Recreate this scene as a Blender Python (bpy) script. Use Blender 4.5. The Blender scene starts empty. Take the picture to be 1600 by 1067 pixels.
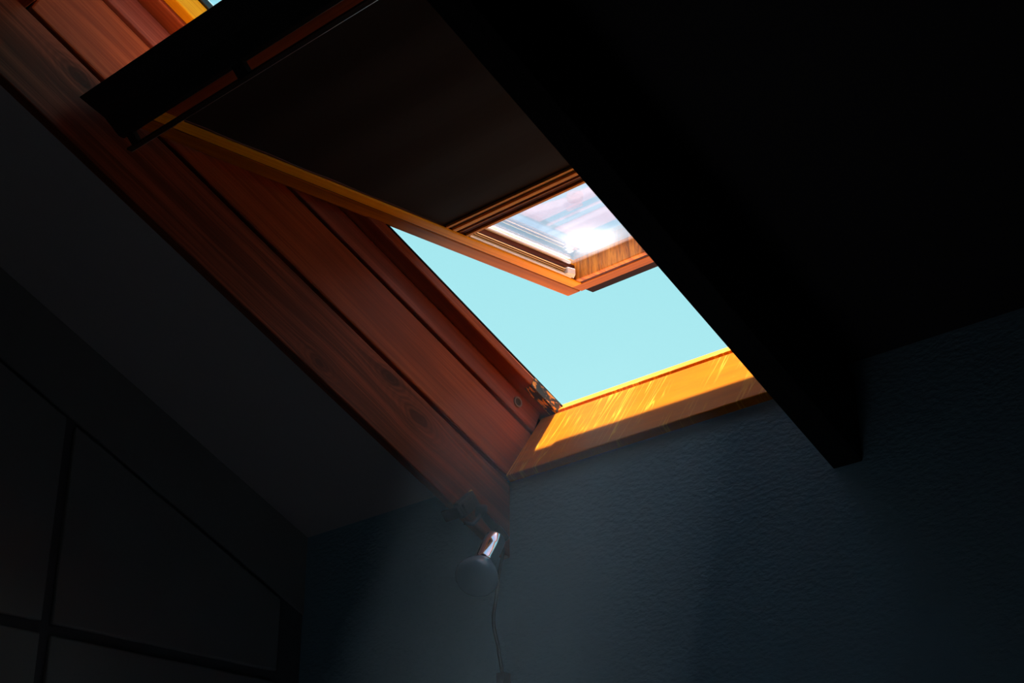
import bpy, bmesh, math, random
from mathutils import Matrix, Vector
random.seed(7)
sc = bpy.context.scene
col = sc.collection

# ------------------------------------------------------------------ camera
H = 1.50                                   # height of the eaves corner (rafter foot) above the floor
CAM = Vector((2.17009, -2.29007, -0.97149 + H))
cam_d = bpy.data.cameras.new('camera'); cam = bpy.data.objects.new('camera', cam_d); col.objects.link(cam)
cam_d.sensor_width = 36.0; cam_d.lens = 55.927; cam_d.clip_start = 0.02; cam_d.clip_end = 500
RX = Vector((0.72959, 0.68389, 0.0)); DN = Vector((-0.28541, 0.30448, -0.90875)); FW = Vector((-0.62149, 0.66301, 0.41733))
m = Matrix.Identity(4)
for i in range(3):
    m[i][0] = RX[i]; m[i][1] = -DN[i]; m[i][2] = -FW[i]; m[i][3] = CAM[i]
cam.matrix_world = m
sc.camera = cam

# ------------------------------------------------------------------ roof frame (x right, v down the slope, o outwards)
TH = math.radians(24.286)
VD = Vector((0, math.cos(TH), -math.sin(TH))); OD = Vector((0, math.sin(TH), math.cos(TH)))
def roof_mat(x=0, v=0, o=0):
    p = Vector((x, 0, H)) + VD * v + OD * o
    return Matrix(((1, 0, 0, p.x), (0, VD.y, OD.y, p.y), (0, VD.z, OD.z, p.z), (0, 0, 0, 1)))
A = math.radians(28.4)                     # sash swung open about its middle
PIV = (-0.6, 0.385)
SASH = roof_mat(0, PIV[0], PIV[1]) @ Matrix.Rotation(A, 4, 'X')

# ------------------------------------------------------------------ world, sun, exposure
w = bpy.data.worlds.new('sky'); sc.world = w; w.use_nodes = True
nt = w.node_tree; nt.nodes.clear()
out = nt.nodes.new('ShaderNodeOutputWorld'); bg = nt.nodes.new('ShaderNodeBackground')
tc = nt.nodes.new('ShaderNodeTexCoord'); sep = nt.nodes.new('ShaderNodeSeparateXYZ'); rp = nt.nodes.new('ShaderNodeValToRGB')
nt.links.new(tc.outputs['Generated'], sep.inputs[0]); nt.links.new(sep.outputs['Z'], rp.inputs[0])
rp.color_ramp.elements[0].position = 0.0; rp.color_ramp.elements[0].color = (0.56, 0.90, 0.95, 1)
rp.color_ramp.elements[1].position = 1.0; rp.color_ramp.elements[1].color = (0.16, 0.62, 0.90, 1)
e = rp.color_ramp.elements.new(0.47); e.color = (0.385, 0.82, 0.885, 1)
e = rp.color_ramp.elements.new(0.36); e.color = (0.44, 0.87, 0.92, 1)
nt.links.new(rp.outputs[0], bg.inputs[0]); bg.inputs[1].default_value = 1.0
nt.links.new(bg.outputs[0], out.inputs[0])

sd = bpy.data.lights.new('sun', 'SUN'); sun = bpy.data.objects.new('sun', sd); col.objects.link(sun)
sd.energy = 36.0; sd.angle = math.radians(0.53); sd.color = (1.0, 0.93, 0.80)
SUN_DIR = Vector((0.040, 0, 0)) + VD * 0.060 - OD
sun.rotation_euler = SUN_DIR.to_track_quat('-Z', 'Y').to_euler()
sun.location = (0, 0, H + 6)

sc.view_settings.view_transform = 'Standard'; sc.view_settings.look = 'None'
sc.view_settings.exposure = 0.0; sc.view_settings.gamma = 1.0; sc.view_settings.use_curve_mapping = False
sc.cycles.use_denoising = True
sc.cycles.max_bounces = 8; sc.cycles.diffuse_bounces = 4; sc.cycles.transparent_max_bounces = 12

# ------------------------------------------------------------------ helpers
class MB:
    def __init__(s): s.v = []; s.f = []
    def box(s, x0, x1, y0, y1, z0, z1):
        b = len(s.v)
        s.v += [(x0,y0,z0),(x1,y0,z0),(x1,y1,z0),(x0,y1,z0),(x0,y0,z1),(x1,y0,z1),(x1,y1,z1),(x0,y1,z1)]
        s.f += [tuple(b+i for i in q) for q in ((0,3,2,1),(4,5,6,7),(0,1,5,4),(1,2,6,5),(2,3,7,6),(3,0,4,7))]
        return s
    def prism_x(s, poly, x0, x1):          # polygon in (y, z) extruded along x
        b = len(s.v); n = len(poly)
        s.v += [(x0, y, z) for y, z in poly] + [(x1, y, z) for y, z in poly]
        s.f.append(tuple(b+i for i in range(n))); s.f.append(tuple(b+n+i for i in reversed(range(n))))
        for i in range(n):
            j = (i+1) % n; s.f.append((b+i, b+n+i, b+n+j, b+j))
        return s
    def prism_z(s, poly, z0, z1):          # polygon in (x, y) extruded along z
        b = len(s.v); n = len(poly)
        s.v += [(x, y, z0) for x, y in poly] + [(x, y, z1) for x, y in poly]
        s.f.append(tuple(b+i for i in reversed(range(n)))); s.f.append(tuple(b+n+i for i in range(n)))
        for i in range(n):
            j = (i+1) % n; s.f.append((b+i, b+j, b+n+j, b+n+i))
        return s
    def prism_y(s, poly, y0, y1):          # polygon in (x, z) extruded along y
        b = len(s.v); n = len(poly)
        s.v += [(x, y0, z) for x, z in poly] + [(x, y1, z) for x, z in poly]
        s.f.append(tuple(b+i for i in range(n))); s.f.append(tuple(b+n+i for i in reversed(range(n))))
        for i in range(n):
            j = (i+1) % n; s.f.append((b+i, b+n+i, b+n+j, b+j))
        return s
    def lathe(s, p, axis, prof, n=32, caps=True):   # prof: (distance along axis, radius)
        axis = Vector(axis).normalized(); p = Vector(p)
        a = axis.orthogonal().normalized(); c = axis.cross(a)
        b = len(s.v)
        for d, r in prof:
            for k in range(n):
                t = 2*math.pi*k/n
                s.v.append(tuple(p + axis*d + (a*math.cos(t) + c*math.sin(t))*r))
        for i in range(len(prof)-1):
            for k in range(n):
                k2 = (k+1) % n
                s.f.append((b+i*n+k, b+i*n+k2, b+(i+1)*n+k2, b+(i+1)*n+k))
        if caps:
            s.f.append(tuple(b+k for k in reversed(range(n)))); s.f.append(tuple(b+(len(prof)-1)*n+k for k in range(n)))
        return s
    def tube(s, pts, r, n=10):
        pts = [Vector(p) for p in pts]; b = len(s.v)
        for i, p in enumerate(pts):
            t = (pts[min(i+1, len(pts)-1)] - pts[max(i-1, 0)]).normalized()
            ref = Vector((1, 0, 0)) if abs(t.x) < 0.9 else Vector((0, 1, 0))
            a = t.cross(ref).normalized(); c = t.cross(a)
            for k in range(n):
                q = 2*math.pi*k/n; s.v.append(tuple(p + (a*math.cos(q) + c*math.sin(q))*r))
        for i in range(len(pts)-1):
            for k in range(n):
                k2 = (k+1) % n
                s.f.append((b+i*n+k, b+i*n+k2, b+(i+1)*n+k2, b+(i+1)*n+k))
        s.f.append(tuple(b+k for k in range(n))); s.f.append(tuple(b+(len(pts)-1)*n+k for k in reversed(range(n))))
        return s
    def build(s, name, mat, parent=None, mw=None, bevel=0, smooth=False, seg=2):
        me = bpy.data.meshes.new(name); me.from_pydata(s.v, [], s.f)
        bm = bmesh.new(); bm.from_mesh(me); bmesh.ops.recalc_face_normals(bm, faces=bm.faces); bm.to_mesh(me); bm.free()
        me.materials.append(mat)
        if smooth:
            for p in me.polygons: p.use_smooth = True
            me.set_sharp_from_angle(angle=math.radians(40))
        o = bpy.data.objects.new(name, me); col.objects.link(o)
        if parent is not None: o.parent = parent
        if mw is not None: o.matrix_world = mw
        if bevel:
            md = o.modifiers.new('bevel', 'BEVEL'); md.width = bevel; md.segments = seg; md.limit_method = 'ANGLE'
        return o
def empty(name, mw):
    o = bpy.data.objects.new(name, None); col.objects.link(o); o.empty_display_size = 0.05; o.matrix_world = mw; return o
def tag(o, label=None, cat=None, group=None, kind=None):
    if label: o['label'] = label
    if cat: o['category'] = cat
    if group: o['group'] = group
    if kind: o['kind'] = kind
    return o

# ------------------------------------------------------------------ materials
class NB:
    def __init__(s, name):
        s.m = bpy.data.materials.new(name); s.m.use_nodes = True; s.t = s.m.node_tree
        s.b = s.t.nodes['Principled BSDF']; s.out = s.t.nodes['Material Output']
    def n(s, typ, **k):
        x = s.t.nodes.new(typ)
        for a, b in k.items(): setattr(x, a, b)
        return x
    def l(s, a, b): s.t.links.new(a, b)
    def math(s, op, a, b=None, c=None):
        x = s.n('ShaderNodeMath', operation=op)
        for i, q in enumerate((a, b, c)):
            if q is None: continue
            if isinstance(q, (int, float)): x.inputs[i].default_value = q
            else: s.l(q, x.inputs[i])
        return x.outputs[0]
    def ramp(s, fac, stops):
        x = s.n('ShaderNodeValToRGB'); r = x.color_ramp
        r.elements[0].position = stops[0][0]; r.elements[0].color = (*stops[0][1], 1)
        r.elements[1].position = stops[-1][0]; r.elements[1].color = (*stops[-1][1], 1)
        for p, c in stops[1:-1]:
            e = r.elements.new(p); e.color = (*c, 1)
        s.l(fac, x.inputs[0]); return x.outputs[0]
    def mix(s, fac, a, b, mode='MIX'):
        x = s.n('ShaderNodeMix', data_type='RGBA', blend_type=mode)
        for i, q in ((0, fac), (6, a), (7, b)):
            if isinstance(q, (int, float)): x.inputs[i].default_value = q
            elif isinstance(q, tuple): x.inputs[i].default_value = (*q, 1)
            else: s.l(q, x.inputs[i])
        return x.outputs[2]
    def coord(s, scale=(1, 1, 1), loc=(0, 0, 0)):
        t = s.n('ShaderNodeTexCoord'); mp = s.n('ShaderNodeMapping')
        mp.inputs['Scale'].default_value = scale; mp.inputs['Location'].default_value = loc
        s.l(t.outputs['Object'], mp.inputs[0]); return mp.outputs[0]
    def noise(s, vec, scale, detail=4, rough=0.55, dist=0.0):
        x = s.n('ShaderNodeTexNoise'); x.inputs['Scale'].default_value = scale; x.inputs['Detail'].default_value = detail
        x.inputs['Roughness'].default_value = rough; x.inputs['Distortion'].default_value = dist
        s.l(vec, x.inputs['Vector']); return x.outputs['Fac']
    def bump(s, h, strength, dist=0.002):
        x = s.n('ShaderNodeBump'); x.inputs['Strength'].default_value = strength; x.inputs['Distance'].default_value = dist
        s.l(h, x.inputs['Height']); s.l(x.outputs[0], s.b.inputs['Normal'])
    def set(s, **k):
        for a, b in k.items(): s.b.inputs[a.replace('_', ' ')].default_value = b
        return s

def plain(name, c, rough=0.6, metal=0.0, spec=0.5, var=0.12):
    M = NB(name)
    n = M.noise(M.coord(), 9.0, 5)
    M.l(M.mix(n, tuple(x*(1-var) for x in c), tuple(min(1, x*(1+var)) for x in c)), M.b.inputs['Base Color'])
    M.set(Roughness=rough, Metallic=metal); M.b.inputs['Specular IOR Level'].default_value = spec
    return M.m

def wood(name, dark, light, along='y', rough=0.45, knots=(), grain=1.0, spec=0.10, blotch=0.5, bump=0.25):
    """stained softwood: fine streaks along one local axis, broad blotches, optional knots at (y, z)"""
    M = NB(name)
    st = {'x': (1.2, 34, 34), 'y': (34, 1.2, 34), 'z': (34, 34, 1.2)}[along]
    fine = {'x': (3, 260, 260), 'y': (260, 3, 260), 'z': (260, 260, 3)}[along]
    base = M.coord()
    vec = base
    mask = None
    if knots:
        sp = M.n('ShaderNodeSeparateXYZ'); M.l(base, sp.inputs[0])
        y, z = sp.outputs[1], sp.outputs[2]
        push = None; ringsum = None
        wob = M.math('MULTIPLY', M.math('SUBTRACT', M.noise(M.coord((14, 14, 14)), 1.0, 2), 0.5), 0.02)
        for ky, kz, kr in knots:
            dy = M.math('MULTIPLY', M.math('SUBTRACT', y, ky), 0.45)
            dz = M.math('ADD', M.math('SUBTRACT', z, kz), wob)
            d2 = M.math('ADD', M.math('MULTIPLY', dy, dy), M.math('MULTIPLY', dz, dz))
            g = M.math('POWER', 2.718, M.math('MULTIPLY', d2, -1.0/(kr*2.2)**2))
            p = M.math('MULTIPLY', g, M.math('MULTIPLY', dz, -0.75))
            core = M.math('POWER', 2.718, M.math('MULTIPLY', d2, -1.0/(kr*0.75)**2))
            rg = M.math('MULTIPLY', g, M.math('MULTIPLY_ADD', M.math('SINE', M.math('MULTIPLY', M.math('SQRT', d2), 2200*0.35)), 0.5, 0.5))
            mk = M.math('ADD', core, M.math('MULTIPLY', rg, 0.45))
            push = p if push is None else M.math('ADD', push, p)
            mask = mk if mask is None else M.math('ADD', mask, mk)
        cb = M.n('ShaderNodeCombineXYZ'); M.l(sp.outputs[0], cb.inputs[0]); M.l(y, cb.inputs[1]); M.l(M.math('ADD', z, push), cb.inputs[2])
        vec = cb.outputs[0]
    def mapped(scale):
        mp = M.n('ShaderNodeMapping'); mp.inputs['Scale'].default_value = scale; M.l(vec, mp.inputs[0]); return mp.outputs[0]
    n1 = M.noise(mapped(tuple(c*grain for c in st)), 1.0, 5, 0.6, 0.6)
    n2 = M.noise(mapped(tuple(c*grain for c in fine)), 1.0, 3, 0.6)
    n3 = M.noise(M.coord((3.2, 3.2, 3.2)), 1.0, 3)
    f = M.math('ADD', M.math('MULTIPLY', n1, 0.62), M.math('MULTIPLY', n2, 0.38))
    c = M.ramp(f, [(0.36, tuple(x*0.72 for x in dark)), (0.47, dark), (0.53, tuple((a+b)/2 for a, b in zip(dark, light))), (0.64, tuple(min(1.0, x*1.1) for x in light))])
    c = M.mix(M.math('MULTIPLY', M.ramp(n3, [(0.35, (1,1,1)), (0.65, (0,0,0))]), blotch), c, tuple(x*0.62 for x in dark), 'MIX')
    if mask is not None:
        c = M.mix(M.math('MINIMUM', mask, 0.85), c, tuple(x*0.35 for x in dark))
    M.l(c, M.b.inputs['Base Color'])
    M.set(Roughness=rough); M.b.inputs['Specular IOR Level'].default_value = spec
    if bump: M.bump(f, bump, 0.0015)
    return M.m

def sill_mat(name):
    M = NB(name)
    n1 = M.noise(M.coord((2.0, 30, 30)), 1.0, 4); n2 = M.noise(M.coord((9, 60, 60)), 1.0, 3)
    f = M.math('ADD', M.math('MULTIPLY', n1, 0.6), M.math('MULTIPLY', n2, 0.4))
    c = M.ramp(f, [(0.32, (0.47, 0.128, 0.0010)), (0.68, (0.66, 0.185, 0.0015))])
    # runs of varnish and scratches down the board: thin lines across the grain with gaps
    run = M.noise(M.coord((52, 3.2, 3.2), (1.7, 0, 0)), 1.0, 2, 0.5, 0.25)
    line = M.ramp(run, [(0.470, (0, 0, 0)), (0.500, (1, 1, 1)), (0.530, (0, 0, 0))])
    gap = M.ramp(M.noise(M.coord((7, 5, 5), (3, 1, 0)), 1.0, 2), [(0.45, (0, 0, 0)), (0.56, (1, 1, 1))])
    lf = M.math('MULTIPLY', M.math('MULTIPLY', line, gap), 0.9)
    c = M.mix(lf, c, (0.85, 0.42, 0.03))
    spk = M.ramp(M.noise(M.coord((90, 90, 90)), 1.0, 2), [(0.70, (0, 0, 0)), (0.76, (1, 1, 1))])
    c = M.mix(M.math('MULTIPLY', spk, 0.5), c, (0.6, 0.28, 0.03))
    M.l(c, M.b.inputs['Base Color']); M.set(Roughness=0.38); M.b.inputs['Specular IOR Level'].default_value = 0.035
    M.bump(lf, 0.3, 0.002)
    return M.m

def scratched_mat(name):
    M = NB(name)
    f = M.noise(M.coord((70, 9, 9)), 1.0, 5, 0.65, 0.8)
    c = M.ramp(f, [(0.33, (0.16, 0.040, 0.005)), (0.48, (0.62, 0.20, 0.010)), (0.64, (0.92, 0.38, 0.03))])
    s = M.ramp(M.noise(M.coord((120, 22, 22), (4, 0, 0)), 1.0, 3), [(0.66, (0, 0, 0)), (0.72, (1, 1, 1))])
    c = M.mix(M.math('MULTIPLY', s, 0.7), c, (0.95, 0.72, 0.42))
    M.l(c, M.b.inputs['Base Color']); M.set(Roughness=0.5); M.bump(f, 0.3, 0.002)
    return M.m

def stucco(name, c, bump=0.5):
    M = NB(name)
    n1 = M.noise(M.coord((1, 1, 1.9)), 70, 4, 0.55); n2 = M.noise(M.coord(), 3.0, 3)
    M.l(M.mix(n2, tuple(x*0.88 for x in c), tuple(x*1.08 for x in c)), M.b.inputs['Base Color'])
    M.set(Roughness=0.62); M.b.inputs['Specular IOR Level'].default_value = 0.35
    M.bump(n1, bump, 0.007)
    return M.m

def worn_mat(name):
    M = NB(name)
    n = M.noise(M.coord((150, 40, 120)), 1.0, 4, 0.65, 0.6)
    M.l(M.ramp(n, [(0.46, (0.008, 0.007, 0.007)), (0.53, (0.03, 0.015, 0.008)), (0.56, (0.85, 0.36, 0.02)), (0.8, (0.9, 0.45, 0.04))]), M.b.inputs['Base Color'])
    M.set(Roughness=0.5)
    return M.m

def glass_mat(name):
    """window pane: clear with a mirror-like skin and a soft film of dust and a painted sun glow"""
    M = NB(name); t = M.t
    t.nodes.remove(M.b)
    tr = M.n('ShaderNodeBsdfTransparent'); tr.inputs[0].default_value = (0.92, 0.89, 1.0, 1)
    gl = M.n('ShaderNodeBsdfGlossy'); gl.inputs['Roughness'].default_value = 0.02
    fr = M.n('ShaderNodeFresnel'); fr.inputs[0].default_value = 1.5
    mx = M.n('ShaderNodeMixShader'); M.l(M.math('MINIMUM', fr.outputs[0], 0.5), mx.inputs[0]); M.l(tr.outputs[0], mx.inputs[1]); M.l(gl.outputs[0], mx.inputs[2])
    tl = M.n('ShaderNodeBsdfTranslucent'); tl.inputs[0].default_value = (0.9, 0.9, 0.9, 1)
    n1 = M.noise(M.coord((5, 5, 5), (0.4, 0.2, 0)), 1.0, 4); n2 = M.noise(M.coord((60, 60, 60)), 1.0, 3)
    # soft round sun glow painted near the lower end of the pane
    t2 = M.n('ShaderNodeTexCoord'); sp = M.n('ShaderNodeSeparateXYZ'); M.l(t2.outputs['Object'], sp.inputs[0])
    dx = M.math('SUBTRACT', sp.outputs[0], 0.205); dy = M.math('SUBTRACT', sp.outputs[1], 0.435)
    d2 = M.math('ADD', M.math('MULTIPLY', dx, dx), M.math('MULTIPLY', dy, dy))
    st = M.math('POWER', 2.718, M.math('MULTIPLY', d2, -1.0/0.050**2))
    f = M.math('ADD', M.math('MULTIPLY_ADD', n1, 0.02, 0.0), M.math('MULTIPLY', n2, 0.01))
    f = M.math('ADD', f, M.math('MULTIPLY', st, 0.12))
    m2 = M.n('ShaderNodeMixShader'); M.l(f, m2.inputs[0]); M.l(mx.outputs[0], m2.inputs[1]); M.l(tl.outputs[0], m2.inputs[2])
    M.l(m2.outputs[0], M.out.inputs[0])
    return M.m

def translucent_mat(name, c, fac=0.8, clear=0.25):
    M = NB(name); t = M.t; t.nodes.remove(M.b)
    tl = M.n('ShaderNodeBsdfTranslucent'); tl.inputs[0].default_value = (*c, 1)
    df = M.n('ShaderNodeBsdfDiffuse'); df.inputs[0].default_value = (*c, 1)
    tr = M.n('ShaderNodeBsdfTransparent')
    a = M.n('ShaderNodeMixShader'); a.inputs[0].default_value = fac; M.l(df.outputs[0], a.inputs[1]); M.l(tl.outputs[0], a.inputs[2])
    b = M.n('ShaderNodeMixShader')
    n = M.noise(M.coord((8, 8, 8)), 1.0, 3)
    M.l(M.math('MULTIPLY_ADD', n, 0.2, clear-0.1), b.inputs[0]); M.l(a.outputs[0], b.inputs[1]); M.l(tr.outputs[0], b.inputs[2])
    M.l(b.outputs[0], M.out.inputs[0])
    return M.m

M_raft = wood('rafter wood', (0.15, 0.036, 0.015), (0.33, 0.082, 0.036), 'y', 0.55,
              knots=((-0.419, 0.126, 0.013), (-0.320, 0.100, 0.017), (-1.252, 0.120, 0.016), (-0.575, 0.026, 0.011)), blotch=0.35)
M_raft_plain = wood('rafter wood plain', (0.16, 0.030, 0.014), (0.36, 0.072, 0.034), 'y', 0.55, blotch=0.35)
M_lin = wood('lining wood', (0.27, 0.056, 0.016), (0.42, 0.100, 0.029), 'y', 0.42, blotch=0.45, bump=0.1)
M_linx = wood('lining wood crosswise', (0.27, 0.056, 0.016), (0.42, 0.100, 0.029), 'x', 0.42, blotch=0.45, bump=0.1)
M_frm = wood('frame wood', (0.235, 0.060, 0.038), (0.345, 0.100, 0.062), 'y', 0.36, blotch=0.4, bump=0.1)
M_frm2 = wood('outer frame wood', (0.26, 0.052, 0.016), (0.42, 0.098, 0.028), 'y', 0.36, blotch=0.5, bump=0.1)
M_frmx = wood('frame wood crosswise', (0.235, 0.060, 0.038), (0.345, 0.100, 0.062), 'x', 0.36, blotch=0.4, bump=0.1)
M_honey = wood('honey pine', (0.84, 0.34, 0.004), (0.96, 0.46, 0.008), 'y', 0.4, blotch=0.15, bump=0.1)
M_honeyx = wood('honey pine crosswise', (0.84, 0.34, 0.004), (0.96, 0.46, 0.008), 'x', 0.4, blotch=0.15, bump=0.1)
M_red = wood('red pine', (0.31, 0.100, 0.003), (0.42, 0.150, 0.006), 'y', 0.4, blotch=0.3, bump=0.15)
M_redx = wood('red pine crosswise', (0.31, 0.100, 0.003), (0.42, 0.150, 0.006), 'x', 0.4, blotch=0.3, bump=0.15)
M_umber = wood('umber wood', (0.06, 0.016, 0.008), (0.14, 0.035, 0.014), 'y', 0.5, blotch=0.4)
M_sill = sill_mat('varnished sill')
M_scr = scratched_mat('scratched varnish')
M_worn = worn_mat('worn bitumen')
M_wall = stucco('blue grey plaster', (0.26, 0.48, 0.60))
M_ceil = stucco('grey ceiling board', (0.50, 0.50, 0.52), 0.15)  # pale tone carries the light of the left bay
M_ceil_shade = stucco('shade painted ceiling board', (0.03, 0.03, 0.034), 0.15)  # near-black colour holds the shade of the right-hand bays
M_raft_shade = wood('rafter with painted shade', (0.012, 0.010, 0.010), (0.024, 0.020, 0.020), 'y', 0.6)  # shade of the right-hand rafters put into the wood colour
M_panel = plain('dark panel paint', (0.30, 0.31, 0.30), 0.6)
M_gap = plain('panel joint', (0.11, 0.11, 0.12), 0.8)
M_room = plain('dark room paint', (0.05, 0.05, 0.055), 0.8)
M_floor = wood('grey floorboards', (0.075, 0.080, 0.085), (0.12, 0.125, 0.135), 'y', 0.5, blotch=0.1)
M_tile = plain('terracotta', (0.34, 0.15, 0.08), 0.8)
M_black = plain('black metal', (0.006, 0.006, 0.007), 0.45)
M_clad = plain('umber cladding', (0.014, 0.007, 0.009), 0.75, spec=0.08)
M_fabric = plain('blackout fabric', (0.016, 0.013, 0.013), 0.85, spec=0.2)
M_alu = plain('aluminium', (0.62, 0.63, 0.65), 0.35, 0.9)
M_ring = plain('dull zinc', (0.16, 0.15, 0.15), 0.5, 0.6)
M_white = plain('white plastic', (0.80, 0.78, 0.74), 0.45)
M_brass = plain('brass coloured cord', (0.62, 0.40, 0.12), 0.4, 0.3)
M_olive = plain('olive bar paint', (0.09, 0.06, 0.02), 0.5)
M_chrome = plain('chrome', (0.75, 0.74, 0.76), 0.10, 1.0, var=0.02)
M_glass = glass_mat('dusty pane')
M_acry = translucent_mat('milky acrylic', (0.25, 0.13, 0.14), 0.9, 0.74)  # translucent mix imitating pale reflections in the pane
M_acry2 = translucent_mat('pale blue acrylic', (0.09, 0.13, 0.17), 0.9, 0.70)
M_cord = plain('dark green flex', (0.03, 0.034, 0.030), 0.6)
M_switch = plain('brown switch plastic', (0.05, 0.022, 0.018), 0.4)

# ------------------------------------------------------------------ structure: room shell
XL, XR, YB, YF = -0.66, 3.6, -4.6, 0.018
RT = 0.17                                   # ceiling boards above the rafters' lower edge
def roof_z(y, o=0.0): return H + (o - y*math.sin(TH)) / math.cos(TH)
tag(MB().box(XL-0.3, XR+0.3, YB-0.3, 0.4, -0.15, 0.0).build('floor', M_floor), 'grey floorboards of the attic room', kind='structure')
b = MB(); b.prism_x([(YF, 0), (YF+0.3, 0), (YF+0.3, roof_z(YF+0.3, 0.155)), (YF, roof_z(YF, 0.155))], XL-0.3, XR+0.3)
b.prism_x([(YF, roof_z(YF, 0.155)), (YF+0.3, roof_z(YF+0.3, 0.155)), (YF+0.3, roof_z(YF+0.3, 0.20)), (YF, roof_z(YF, 0.20))], XL-0.3, -0.03)
b.prism_x([(YF, roof_z(YF, 0.155)), (YF+0.3, roof_z(YF+0.3, 0.155)), (YF+0.3, roof_z(YF+0.3, 0.20)), (YF, roof_z(YF, 0.20))], 0.81, XR+0.3)
tag(b.build('wall_front', M_wall), 'blue-grey rough plastered wall below the skylight sill', kind='structure')
tag(MB().box(XL-0.3, XR+0.3, YB-0.3, YB, 0, roof_z(YB, 0.2)).build('wall_back', M_room), 'dark wall behind the viewer', kind='structure')
tag(MB().prism_x([(YB, 0), (YF, 0), (YF, roof_z(YF, 0.2)), (YB, roof_z(YB, 0.2))], XR, XR+0.3).build('wall_right', M_room), 'dark side wall on the right', kind='structure')
wl = MB().prism_x([(YB, 0), (YF, 0), (YF, roof_z(YF, 0.2)), (YB, roof_z(YB, 0.2))], XL-0.3, XL).build('wall_left', M_gap)
tag(wl, 'dark panelled side wall under the left slope', kind='structure')
ys = [-0.045, -0.645, -1.26, -1.88, -2.5, -3.12, -3.74, -4.36]
zs = [0.08, 0.70, H-0.165]
for i in range(len(ys)-1):
    y1, y0 = ys[i]-0.012, ys[i+1]+0.012
    for k in range(len(zs)-1):
        p = MB().box(XL, XL+0.014, y0, y1, zs[k]+0.012, zs[k+1]-0.012)
        p.build('panel', M_panel, wl, bevel=0.004)
    z0 = zs[-1]+0.012
    p = MB().prism_x([(y0, z0), (y1, z0), (y1, roof_z(y1, -0.012)), (y0, roof_z(y0, -0.012))], XL, XL+0.014)
    p.build('panel', M_panel, wl, bevel=0.004)

# sloping ceiling boards and the roof above, with the hole for the skylight
O0, O1 = 0.18, 0.34
VT, VB = -5.6, 0.8
HX0, HX1, HV0, HV1 = -0.03, 0.81, -1.44, -0.012
RF = roof_mat()
def slabs(o0, o1, x0=XL-0.3, x1=XR+0.3):
    return (MB().box(x0, HX0, VT, VB, o0, o1).box(HX1, x1, VT, VB, o0, o1).box(HX0, HX1, VT, HV0, o0, o1).box(HX0, HX1, HV1, VB, o0, o1))
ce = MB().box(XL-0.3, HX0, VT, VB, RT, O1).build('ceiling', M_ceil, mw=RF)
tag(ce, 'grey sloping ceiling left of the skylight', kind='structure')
cd = MB().box(HX1, XR+0.3, VT, VB, RT, O1).box(HX0, HX1, VT, HV0, RT, O1).box(HX0, HX1, HV1, VB, RT, O1).build('ceiling_boards', M_ceil_shade, ce, RF)
cd['label'] = 'ceiling boards right of the skylight with shade painted in'
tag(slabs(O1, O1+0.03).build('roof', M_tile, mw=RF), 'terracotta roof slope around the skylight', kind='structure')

def rafter(x0, x1, label, mat, o1=RT+0.002):
    o = MB().box(x0, x1, -5.2, 0.06, 0.0, o1).build('rafter', mat, mw=RF, bevel=0.003)
    return tag(o, label, kind='structure')
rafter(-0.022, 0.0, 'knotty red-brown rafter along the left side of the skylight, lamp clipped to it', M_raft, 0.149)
rafter(0.78, 0.84, 'black shaded rafter along the right side of the skylight', M_raft_shade, 0.149)
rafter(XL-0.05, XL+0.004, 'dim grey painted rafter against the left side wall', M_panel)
rafter(1.62, 1.68, 'shaded rafter right of the skylight bay', M_raft_shade)
rafter(2.46, 2.52, 'shaded rafter above the viewer', M_raft_shade)

# ------------------------------------------------------------------ the skylight: lining and fixed frame
W1 = empty('window_1', RF)
tag(W1, 'wood lined opening and fixed frame of the roof skylight', kind='structure')
def part(mb, name, mat, parent, bevel=0.002, label=None, mw=RF, smooth=False):
    o = mb.build(name, mat, parent, mw, bevel, smooth)
    if label: o['label'] = label
    return o
for s, X in ((1, 0.0), (-1, 0.78)):
    def bx(a, c, v0, v1, o0, o1):
        xa, xb = X + s*a, X + s*c
        return MB().box(min(xa, xb), max(xa, xb), v0, v1, o0, o1)
    part(bx(-0.03, 0.0, -1.39, -0.036, 0.159, 0.296), 'lining_board', M_lin, W1, 0.004)
    part(bx(-0.03, 0.003, -1.37, -0.036, 0.302, 0.357), 'frame_board', M_frm, W1, 0.003)
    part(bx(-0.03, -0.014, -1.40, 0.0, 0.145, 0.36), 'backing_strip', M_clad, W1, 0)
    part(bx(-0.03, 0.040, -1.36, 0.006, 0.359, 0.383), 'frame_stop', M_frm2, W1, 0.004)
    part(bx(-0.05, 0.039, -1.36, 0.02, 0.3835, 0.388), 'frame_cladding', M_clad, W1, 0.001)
    part(bx(0.0405, 0.066, -1.34, -0.64, 0.366, 0.410), 'stop_bead', M_honey, W1, 0.003, 'honey coloured wooden bead in the upper half of the frame')
    part(bx(0.0405, 0.070, -1.34, -0.64, 0.4105, 0.425), 'bead_gasket', M_black, W1, 0.001)
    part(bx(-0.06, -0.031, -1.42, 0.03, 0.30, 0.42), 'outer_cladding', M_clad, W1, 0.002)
    ring = MB().lathe((X + s*0.003, -0.106, 0.331), (s, 0, 0), [(0, 0.0125), (0.0025, 0.0120), (0.0030, 0.0105), (0.0022, 0.0085)], 28, caps=False)
    part(ring, 'plug_ring', M_ring, W1, 0, smooth=True)
    part(MB().lathe((X + s*0.0015, -0.106, 0.331), (s, 0, 0), [(0, 0.009), (0.0022, 0.0085)], 24), 'plug_hole', M_black, W1, 0)
wp = MB().prism_y([(0.020, 0.3588), (0.020, 0.3570), (0.0415, 0.3570), (0.0425, 0.358), (0.0425, 0.381), (0.0402, 0.383), (0.0402, 0.3588)], -0.115, -0.024)
part(wp, 'worn_corner_strip', M_worn, W1, 0.0006, 'blackened worn strip with flecks of bare wood')

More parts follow.
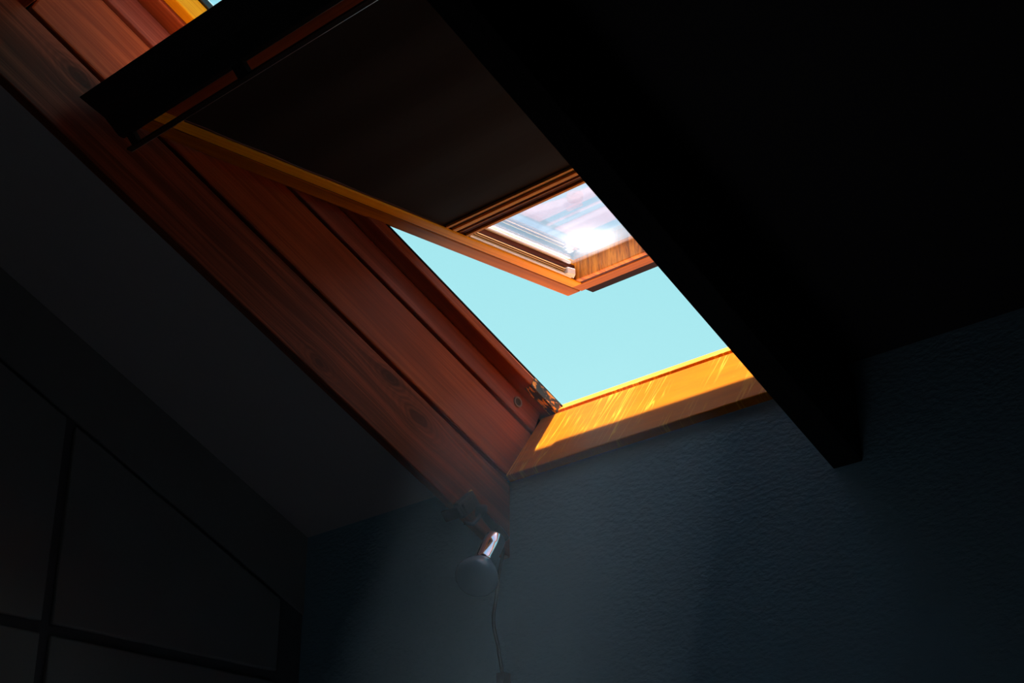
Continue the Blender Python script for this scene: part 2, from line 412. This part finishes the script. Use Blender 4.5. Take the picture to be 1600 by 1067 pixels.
# sill: main board rising outwards, dark slot, outer strip
def sill_prism(p0, p1, th, x0=0.0, x1=0.78):
    (v0, o0), (v1, o1) = p0, p1
    d = Vector((v1-v0, o1-o0)).normalized(); nrm = Vector((d.y, -d.x)) * th
    return MB().prism_x([(v0, o0), (v1, o1), (v1+nrm.x, o1+nrm.y), (v0+nrm.x, o0+nrm.y)], x0, x1)
part(sill_prism((-0.066, 0.154), (-0.0285, 0.351), 0.024), 'sill_board', M_sill, W1, 0.003, 'varnished golden sill board with drips, half in sun')
part(sill_prism((-0.016, 0.345), (-0.013, 0.368), 0.02), 'sill_slot', M_clad, W1, 0)
part(sill_prism((-0.026, 0.363), (0.004, 0.416), 0.03, -0.02, 0.80), 'sill_strip', M_sill, W1, 0.002, 'narrow sunlit outer strip of the sill')
part(sill_prism((0.000, 0.40), (0.05, 0.405), 0.02, -0.05, 0.83), 'sill_flashing', M_clad, W1, 0.002)
part(MB().prism_x([(-1.395, 0.154), (-1.395, 0.36), (-1.42, 0.36), (-1.42, 0.154)], -0.03, 0.81), 'head_lining', M_linx, W1, 0.003)
part(MB().box(-0.03, 0.81, -1.40, -1.36, 0.36, 0.42), 'head_frame', M_frmx, W1, 0.003)

# ------------------------------------------------------------------ the pivoting sash (local: x, s along the sash, q outwards)
S = empty('skylight_sash', SASH)
tag(S, 'open pivoting skylight sash of honey and red pine swung outwards', 'window sash')
def sp(mb, name, mat, bevel=0.0015, label=None, parent=S, smooth=False):
    o = mb.build(name, mat, parent, SASH, bevel, smooth)
    if label: o['label'] = label
    return o
T, Bm = -0.625, 0.566
for s, X in ((1, 0.0), (-1, 0.78)):
    def bx(a, c, s0, s1, q0, q1):
        xa, xb = X + s*a, X + s*c
        return MB().box(min(xa, xb), max(xa, xb), s0, s1, q0, q1)
    st = sp(bx(0.034, 0.0725, T, Bm, 0.0, 0.06), 'stile', M_red, 0.003)
    sp(bx(0.0726, 0.0784, T, Bm-0.02, 0.0008, 0.05), 'stile_groove', M_umber, 0)
    sp(bx(0.0785, 0.1055, T, 0.53, -0.003, 0.05), 'stile_bead', M_honey, 0.002)
    sp(bx(0.1055, 0.1065, -0.55, 0.515, 0.001, 0.036), 'rebate_face', M_umber, 0)
    sp(bx(0.1065, 0.1125, -0.54, 0.49, 0.0335, 0.0385), 'pane_seal', M_white, 0.0008)
    sp(bx(0.1066, 0.1105, 0.17, 0.492, 0.000, 0.004), 'white_gasket', M_white, 0.0008)
    for k in range(3):
        sp(MB().tube([(X + s*(0.1085 + 0.0028*k), 0.165, 0.0065+0.003*k), (X + s*(0.1085 + 0.0028*k), 0.478, 0.0065+0.003*k)], 0.0011, 8), 'guide_cord', M_brass, 0, smooth=True)
    cap = MB().prism_z([(X+s*0.1066, 0.468), (X+s*0.119, 0.468), (X+s*0.123, 0.490), (X+s*0.1066, 0.503)], 0.002, 0.017)
    sp(cap, 'guide_end_cap', M_white, 0.0015)
sp(MB().box(0.1065, 0.6735, 0.507, 0.523, -0.001, 0.05), 'bottom_rail', M_scr, 0.002, 'scratched varnished inner face of the bottom rail')
sp(MB().box(0.1065, 0.6735, 0.5235, 0.532, 0.0005, 0.05), 'rail_groove', M_umber, 0)
sp(MB().box(0.0745, 0.7055, 0.5325, 0.566, -0.0005, 0.06), 'rail_face', M_redx, 0.002)
sp(MB().box(0.084, 0.70, 0.567, 0.595, 0.002, 0.030), 'rail_cladding', M_clad, 0.001, 'dark metal cladding strip on the lower edge')
sp(MB().box(0.012, 0.768, 0.5665, 0.607, 0.033, 0.060), 'added_shadow_strip', M_clad, 0.001)  # unseen strip added behind the rail to shadow the sill
sp(MB().box(0.030, 0.75, T, -0.553, 0.004, 0.06), 'top_rail', M_linx, 0.003)
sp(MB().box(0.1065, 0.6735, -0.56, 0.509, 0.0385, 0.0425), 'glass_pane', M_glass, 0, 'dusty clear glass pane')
sp(MB().box(0.028, 0.045, T-0.01, 0.575, 0.061, 0.07).box(0.735, 0.752, T-0.01, 0.575, 0.061, 0.07).box(0.045, 0.735, 0.555, 0.575, 0.061, 0.07).box(0.045, 0.735, T-0.01, -0.60, 0.061, 0.07), 'outer_cladding', M_clad, 0.002)
# track and slats added outside the pane to imitate pale reflections in it
g = sp(MB().box(0.123, 0.168, -0.52, 0.470, 0.058, 0.061).box(0.164, 0.168, -0.52, 0.470, 0.061, 0.075).box(0.123, 0.127, -0.52, 0.470, 0.061, 0.075), 'reflection_track', M_acry2, 0.001, 'pale blue translucent strip imitating a reflection in the pane')
sp(MB().box(0.124, 0.150, 0.4705, 0.486, 0.058, 0.075), 'reflection_end_cap', M_acry, 0.002)
sp(MB().box(0.63, 0.658, -0.52, 0.470, 0.058, 0.075), 'reflection_track', M_acry2, 0.001)
sp(MB().prism_z([(0.17, 0.262), (0.205, 0.258), (0.28, 0.278), (0.628, 0.278), (0.628, 0.318), (0.17, 0.322)], 0.060, 0.062), 'reflection_slat', M_acry, 0)
sp(MB().box(0.245, 0.285, 0.323, 0.333, 0.060, 0.066), 'reflection_clip', M_acry, 0.001)
sp(MB().lathe((0.296, 0.294, 0.056), (0, 0, 1), [(0, 0.016), (0.012, 0.018), (0.016, 0.015)], 24), 'reflection_knob', M_acry, 0, smooth=True)
sp(MB().box(0.17, 0.628, 0.345, 0.352, 0.060, 0.063), 'reflection_slat', M_acry, 0)
sp(MB().box(0.17, 0.628, 0.371, 0.436, 0.060, 0.062), 'reflection_slat', M_acry, 0)
# control bar with its handle rod
cb = sp(MB().prism_x([(-0.717, 0.017), (-0.664, -0.004), (-0.634, -0.029), (-0.622, -0.030), (-0.620, 0.002), (-0.628, 0.002), (-0.628, 0.044), (-0.690, 0.044)], 0.030, 0.75), 'control_bar', M_black, 0.002, 'black control bar across the top of the sash')
sp(MB().box(0.028, 0.752, -0.6145, -0.6035, -0.048, -0.044), 'handle_bar', M_black, 0.0005, None, cb)
sp(MB().tube([(0.026, -0.6025, -0.046), (0.754, -0.6025, -0.046)], 0.0014, 8), 'handle_edge', M_alu, 0, 'thin bright metal edge', cb)
for xa, xb in ((0.046, 0.064), (0.345, 0.372), (0.70, 0.72)):
    sp(MB().prism_x([(-0.634, -0.026), (-0.616, -0.046), (-0.606, -0.046), (-0.606, -0.043), (-0.626, -0.020)], xa, xb), 'handle_bracket', M_black, 0, None, cb)

# ------------------------------------------------------------------ blackout blind on the sash
B = empty('roller_blind', SASH)
tag(B, 'black blackout blind drawn two thirds down over the skylight pane', 'blind')
def bp(mb, name, mat, bevel=0.001, label=None):
    o = mb.build(name, mat, B, SASH, bevel)
    if label: o['label'] = label
    return o
b = MB(); n = 24
for i in range(n+1):
    s = -0.552 + (0.104+0.552)*i/n; q = 0.0035 + 0.0008*math.sin(i*1.1)
    b.v += [(0.1075, s, q), (0.6725, s, q), (0.1075, s, q+0.0012), (0.6725, s, q+0.0012)]
for i in range(n):
    k = 4*i
    b.f += [(k, k+1, k+5, k+4), (k+2, k+6, k+7, k+3), (k, k+4, k+6, k+2), (k+1, k+3, k+7, k+5)]
b.f += [(0, 2, 3, 1), (4*n, 4*n+1, 4*n+3, 4*n+2)]
bp(b, 'fabric', M_fabric, 0)
L0, L1 = 0.100, 0.166
def strip(t0, t1, q0, mat, name, label=None):
    bp(MB().box(0.1075, 0.6725, L0+(L1-L0)*t0, L0+(L1-L0)*t1, q0, 0.012), name, mat, 0.0008, label)
strip(0.00, 0.10, -0.001, M_honeyx, 'bar_edge', 'thin honey coloured edge of the bottom bar')
strip(0.10, 0.29, 0.003, M_olive, 'bar_channel')
strip(0.29, 0.45, -0.001, M_honeyx, 'bar_face')
strip(0.45, 0.60, 0.003, M_umber, 'bar_channel')
strip(0.60, 0.66, 0.001, M_redx, 'bar_rib')
strip(0.66, 0.88, 0.003, M_umber, 'bar_channel')
strip(0.88, 1.00, -0.001, M_honeyx, 'bar_edge', 'thin honey coloured edge of the bottom bar')

# ------------------------------------------------------------------ clip-on spotlight at the foot of the left rafter
def P(x, y, z): return Vector((x, y, z + H))
LP = empty('clip_spotlight', Matrix.Translation(P(0.0, -0.139, 0.063)))
tag(LP, 'chrome clip-on spotlight with round reflector bulb hanging below the knotty rafter', 'lamp')
I4 = Matrix.Identity(4)
def lp(mb, name, mat, bevel=0.001, label=None, smooth=False, parent=LP, mw=I4):
    o = mb.build(name, mat, parent, mw, bevel, smooth)
    if label: o['label'] = label
    return o
JAW = roof_mat(0, -0.145, 0.0) @ Matrix.Rotation(math.radians(-24), 4, 'X')
lp(MB().box(0.001, 0.017, -0.017, 0.017, -0.012, 0.046).box(-0.03, 0.017, -0.012, 0.012, -0.020, -0.012).box(0.017, 0.024, -0.010, 0.012, -0.006, 0.028), 'clamp', M_black, 0.002, 'black clamp gripping the rafter edge', mw=JAW)
lp(MB().box(-0.002, 0.003, -0.016, 0.008, 0.046, 0.060), 'clamp_spring', M_brass, 0.001, mw=JAW)
AX = (RX*-0.34 + DN*0.62 - FW*0.72).normalized()
BC = P(0.095, -0.155, -0.0975) - RX*0.010 + DN*-0.003
hb = BC - AX*0.096
h1 = P(0.018, -0.086, 0.064); h2 = P(0.050, -0.052, 0.004)
lp(MB().tube([P(0.012, -0.128, 0.030), P(0.020, -0.110, 0.030), P(0.022, -0.097, 0.046), h1], 0.004, 10), 'link_wire', M_black, 0, smooth=True)
lp(MB().lathe(h1 - RX*0.012, RX, [(0, 0.011), (0.003, 0.013), (0.021, 0.013), (0.024, 0.011)], 20), 'hinge_barrel', M_black, 0, smooth=True)
def bar(mb, a, c, wv, th):
    d = (c-a).normalized(); t = FW.cross(d).normalized(); k = d.cross(t).normalized()
    b0 = len(mb.v)
    for q in (a, c):
        for i, j in ((-1,-1),(1,-1),(1,1),(-1,1)): mb.v.append(tuple(q + t*wv*i + k*th*j))
    mb.f += [tuple(b0+i for i in f) for f in ((0,3,2,1),(4,5,6,7),(0,1,5,4),(1,2,6,5),(2,3,7,6),(3,0,4,7))]
    return mb
lp(bar(MB(), h1, h1.lerp(h2, 0.72), 0.0085, 0.003), 'arm', M_chrome, 0.001, 'flat chrome arm')
lp(bar(MB(), h1.lerp(h2, 0.62), h2 + (h2-h1)*0.06, 0.012, 0.006), 'swivel', M_black, 0.002)
lp(MB().tube([h1.lerp(h2, 0.85), hb + AX*0.02], 0.005, 10), 'swivel_pin', M_black, 0, smooth=True)
lp(MB().lathe(hb, AX, [(0, 0.012), (0.002, 0.0185), (0.006, 0.0215), (0.030, 0.0225), (0.066, 0.0225), (0.069, 0.0235), (0.073, 0.0225)], 48), 'holder', M_chrome, 0, 'polished chrome lamp holder tube', True)
M_bulb = plain('smoked bulb glass', (0.15, 0.26, 0.33), 0.14, var=0.05)
lp(MB().lathe(BC, AX, [(-0.030, 0.018), (-0.022, 0.024), (-0.008, 0.036), (0.004, 0.0415), (0.012, 0.0425), (0.020, 0.0415), (0.029, 0.0375), (0.037, 0.030), (0.042, 0.021), (0.0445, 0.011), (0.0452, 0.003)], 56), 'bulb', M_bulb, 0, 'round unlit reflector bulb with dark bluish face', True)
def smooth_pts(pts, k=8):
    r = []
    for i in range(len(pts)-1):
        p0, p1, p2, p3 = pts[max(i-1, 0)], pts[i], pts[i+1], pts[min(i+2, len(pts)-1)]
        for j in range(k):
            t = j/k
            r.append(0.5*((2*p1) + (p2-p0)*t + (2*p0-5*p1+4*p2-p3)*t*t + (3*p1-p0-3*p2+p3)*t**3))
    r.append(pts[-1]); return r
cp = [hb + AX*0.004, hb + P(0.002, 0.018, -0.02) - P(0, 0, 0), P(0.05, -0.066, -0.07), P(0.05, -0.0728, -0.115), P(0.05, -0.0815, -0.168), P(0.05, -0.0685, -0.2164), P(0.05, -0.0556, -0.267)]
lp(MB().tube(smooth_pts(cp), 0.0036, 10), 'cord', M_cord, 0, smooth=True)
lp(MB().box(0.040, 0.060, -0.064, -0.040, H-0.33, H-0.266).box(0.058, 0.063, -0.058, -0.046, H-0.31, H-0.29), 'cord_switch', M_switch, 0.004)

cq = [P(0.05, -0.052, -0.328), P(0.052, -0.050, -0.45), P(0.046, -0.046, -0.75), P(0.055, -0.040, -1.0), P(0.05, -0.03, -1.18)]
lp(MB().tube(smooth_pts(cq), 0.0036, 10), 'cord', M_cord, 0, smooth=True)
lp(MB().box(0.030, 0.070, -0.042, YF-0.001, H-1.225, H-1.178), 'plug', M_switch, 0.004)

# ------------------------------------------------------------------ dust haze hanging in the room
def haze(density, c, x0, x1, y0, y1, z0, o, label):
    M = NB('dust haze'); M.t.nodes.remove(M.b)
    vs = M.n('ShaderNodeVolumeScatter'); vs.inputs['Color'].default_value = (*c, 1); vs.inputs['Density'].default_value = density
    M.l(vs.outputs[0], M.out.inputs['Volume'])
    h = MB().prism_x([(y0, z0), (y1, z0), (y1, roof_z(y1, o)), (y0, roof_z(y0, o))], x0, x1).build('haze', M.m)
    tag(h, label, 'haze', kind='stuff')
haze(0.034, (0.60, 0.93, 1.0), -0.022, 1.7, -0.98, 0.016, 0.3, -0.004, 'thin dust haze in the light below the skylight')
haze(0.06, (0.97, 0.98, 1.0), XL+0.025, -0.026, -1.1, 0.014, 0.3, 0.165, 'denser dust haze under the sloping ceiling left of the knotty rafter')
